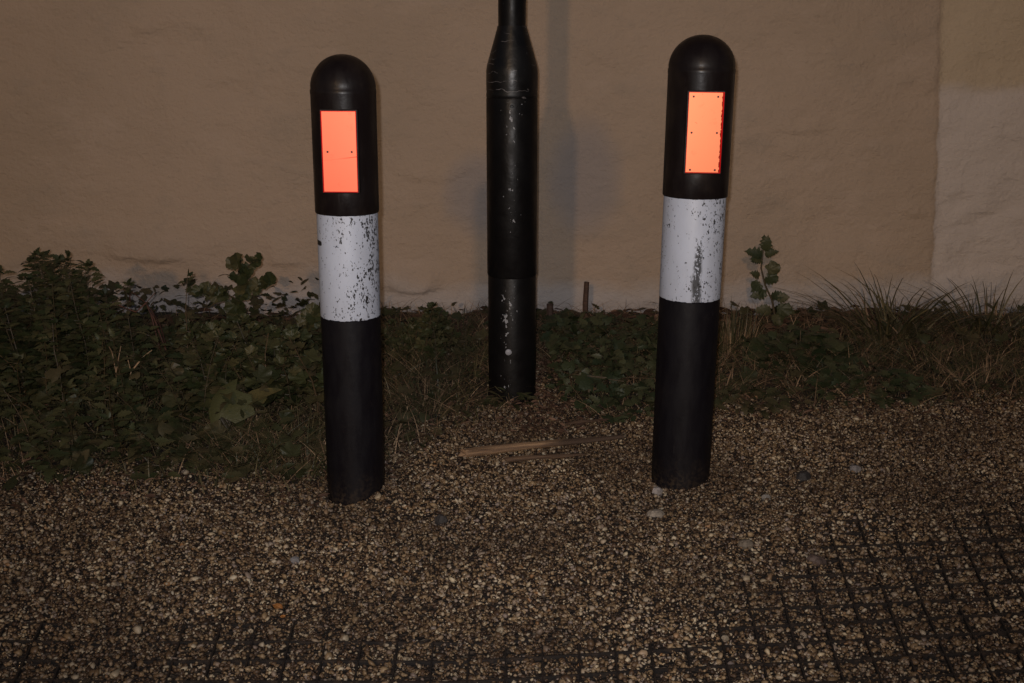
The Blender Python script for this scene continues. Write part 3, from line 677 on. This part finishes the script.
# ------------------------------------------------------------------ grass
def blades(x, y, h, w, lean, curl, z=None, az=None):
    n = len(x); k = 5; az = rng.uniform(0, 2*math.pi, n) if az is None else az
    dx, dy = np.cos(az), np.sin(az); z = gz(x, y)-.006 if z is None else z; V = np.zeros((n, k+1, 2, 3)); tw = az + math.pi/2 + rng.normal(0, .5, n)
    for i in range(k+1):
        t = i/k; out = h*(lean*t + curl*t*t); up = h*(t - .42*curl*t*t*t)
        ww = w*(1-t**2)*.5 + .0001
        cx, cy = x + dx*out, y + dy*out
        V[:, i, 0] = np.stack([cx - np.cos(tw)*ww, cy - np.sin(tw)*ww, z + up], -1); V[:, i, 1] = np.stack([cx + np.cos(tw)*ww, cy + np.sin(tw)*ww, z + up], -1)
    b = np.arange(n)[:, None]*(2*(k+1)); i = np.arange(k)[None, :]*2
    return V.reshape(-1, 3), np.stack([b+i, b+i+1, b+i+3, b+i+2], -1).reshape(-1, 4)
def zone(n, ymax=3.86):
    x = rng.uniform(-2.0, 2.0, n); y = rng.uniform(2.3, ymax, n); e = y - front(x) + .16*(fbm(x*7, y*7, 12, 3)-.5)
    k = rng.random(n) < sstep(-.06, .22, e)
    k &= ~((x > .0) & (x < .15) & (y < 3.3)) & ((x-.004)**2 + (y-3.01)**2 > .07**2) & ((x-B1[0])**2 + (y-B1[1])**2 > .068**2)
    return x[k], y[k], e[k]
x, y, e = zone(24000); hn = fbm(x*4, y*4, 13, 3)
h = (.035 + .10*hn*np.clip(e/.5, .25, 1))*rng.uniform(.5, 1.3, len(x)); h *= np.where(x < -.45, 1.25, 1)*(1-.6*sstep(3.4, 3.65, y))
V, q = blades(x, y, h, rng.uniform(.0016, .0036, len(x)), rng.uniform(.1, .9, len(x)), rng.uniform(.1, 1.0, len(x)))
tag(raw_mesh('grass', V, q, M_GRASS), kind='stuff')
x, y, e = zone(16000); k = rng.random(len(x)) < np.where(x < -.75, .18, .95); x, y, e = x[k], y[k], e[k]
h = rng.uniform(.03, .10, len(x)); V, q = blades(x, y, h, rng.uniform(.0012, .0026, len(x)), rng.uniform(.3, 1.8, len(x)), rng.uniform(.2, 1.4, len(x)))
tag(raw_mesh('dry_grass', V, q, M_STRAW), kind='stuff')
# dead straw and twigs lying along the wall, litter on the soil
L = Leaves()
for k in range(5200):
    X = U(-1.9, 1.9); Y = float(front(X)) + U(-.06, 1.0) if k % 3 else U(3.45, 3.86)
    if k % 9 == 0: X = random.gauss(.07, .06); Y = U(2.7, 3.3)
    if Y > 3.87: continue
    a = U(-.5, .5) if Y > 3.4 and random.random() < .7 else U(0, 6.28); d = Vector((math.cos(a), math.sin(a), U(-.1, .25)))
    L.add('lance', (X, Y, G(X, Y) + U(0, .022)), d, jup(.8), U(.012, .075 if Y > 3.4 else .028))
tag(L.build('leaf_litter', M_LITTER), kind='stuff')
L = Leaves()
for k in range(5200):
    X = U(-2, 1.9); Y = U(2.35, 3.8); e = Y - float(front(X))
    dens = (.95 if X < -.45 else .42 if X < 0 else .36)
    if e < .03*random.random() or random.random() > dens*min(1, e/.15) or (.0 < X < .13 and Y < 3.3): continue
    hh = (.16 if X < -.5 else .055)*min(1, e/.35)*random.random()
    L.add(random.choice(('rag', 'ivy', 'lance', 'nettle', 'mallow')), (X, Y, G(X, Y) + .008 + hh), rdir(-.2, .7), jup(.5), U(.018, .045))
tag(L.build('ground_cover', M_COVER), kind='stuff')

def tuft(px, py, Y, n, hmax, rad, label, mat=None, lean=(.1, .7), curl=(.3, 1.2), w=(.002, .0042), dry=.15, flat=False):
    c = at(px, py, Y); b = Vector((c.x, Y, G(c.x, Y))); t = thing('grass_tuft', label, 'grass tuft', b, group='grass tufts')
    def part(name, k, mt, hm):
        a = rng.uniform(0, 6.283, k); r = rad*np.sqrt(rng.random(k)); x = r*np.cos(a); y = r*np.sin(a)*.6
        az = np.where(rng.random(k) < .7, a, rng.uniform(0, 6.283, k))
        V, q = blades(x, y, hm*rng.uniform(.45, 1.0, k), rng.uniform(*w, k), rng.uniform(*lean, k), rng.uniform(*curl, k), np.full(k, -.01), az); raw_mesh(name, V, q, mt, t)
    part('blades', n, mat or M_GRASS, hmax); k = max(6, int(n*dry)); part('dry_blades', k, M_STRAW, hmax*.8)
tuft(890, 326, 3.55, 190, .28, .13, 'widest arching tuft of grass against the wall, near the edge of the pale patch', lean=(.1, 1.0), curl=(.4, 1.3), w=(.0035, .0075), dry=.06)
tuft(985, 326, 3.6, 110, .25, .12, 'grass tuft with one tall straight blade below the pale rough patch of wall', lean=(.0, 1.0), curl=(.2, 1.3), w=(.0035, .007), dry=.06)
tuft(1030, 330, 3.55, 60, .15, .12, 'grass tuft cut by the edge of the photo below the pale patch of wall', w=(.004, .0075))
tuft(733, 340, 3.42, 130, .19, .07, 'upright thin yellowish grass just right of the right-hand bollard', lean=(0, .25), curl=(0, .4), dry=.7)
tuft(462, 330, 3.55, 90, .15, .11, 'wispy grass tuft touching the left side of the post', lean=(.2, .9))
tuft(395, 335, 3.45, 60, .12, .09, 'short grass tuft close beside the left-hand bollard', lean=(.2, 1.0), dry=.4)
tuft(305, 445, 2.5, 160, .15, .13, 'long loose grass left of the left-hand bollard, falling over the gravel edge', lean=(.1, .8), dry=.22)
tuft(240, 455, 2.52, 110, .14, .12, 'grass in front of the large yellowish leaf at the gravel edge', lean=(.2, .9), dry=.22)
tuft(425, 405, 2.92, 120, .12, .13, 'patchy grass with pale dead blades between the left-hand bollard and the post', lean=(.2, 1.1), dry=.5)
tuft(985, 375, 3.08, 140, .11, .17, 'dry matted straw coloured tuft low down before the tall-bladed tuft', lean=(.3, 1.3), dry=.8)
tuft(925, 350, 3.3, 120, .10, .16, 'matted short grass directly below the widest arching tuft', lean=(.3, 1.2), dry=.35)
tuft(720, 385, 3.0, 80, .12, .07, 'dead straw coloured grass leaning beside the foot of the right-hand bollard', lean=(.1, .8), dry=.9)
# single blade standing tall in the tuft by the pale patch is part of that tuft's look
b = at(985, 322, 3.62)

# ------------------------------------------------------------------ light: night, street lamp low behind the camera, weak sky, camera flash
EL, AZ = R(15.5), R(10.0)
wd = bpy.data.worlds.new('World'); S.world = wd; wd.use_nodes = True; wt = wd.node_tree; wt.nodes.clear()
sky = wt.nodes.new('ShaderNodeTexSky'); sky.sky_type = 'NISHITA'; sky.sun_disc = False; sky.sun_elevation = EL; sky.sun_rotation = math.pi + AZ
bg = wt.nodes.new('ShaderNodeBackground'); bg.inputs[1].default_value = .0125
wo = wt.nodes.new('ShaderNodeOutputWorld'); wt.links.new(sky.outputs[0], bg.inputs[0]); wt.links.new(bg.outputs[0], wo.inputs[0])
sl = bpy.data.lights.new('street_lamp_light', 'SUN'); sl.energy = .20; sl.angle = R(1.6); sl.color = (1, .60, .28)
so = bpy.data.objects.new('street_lamp_light', sl); COL.objects.link(so)
d = Vector((math.sin(AZ)*math.cos(EL), math.cos(AZ)*math.cos(EL), -math.sin(EL))); so.rotation_euler = d.to_track_quat('-Z', 'Y').to_euler(); so.location = (-2, -8, 4)
fl = bpy.data.lights.new('camera_flash', 'SPOT'); fl.energy = 66; fl.shadow_soft_size = .008; fl.spot_size = R(92); fl.spot_blend = 1.0; fl.color = (1, .965, .965)
fo = bpy.data.objects.new('camera_flash', fl); COL.objects.link(fo); fo.location = (-.020, -.02, HC + .03)
fo.rotation_euler = Vector((0, 1, -.10)).to_track_quat('-Z', 'Y').to_euler()
S.view_settings.view_transform = 'Standard'; S.view_settings.look = 'None'; S.view_settings.exposure = .66; S.view_settings.gamma = 1; S.view_settings.use_curve_mapping = False
S.render.engine = 'CYCLES'; S.cycles.max_bounces = 5; S.cycles.use_denoising = True
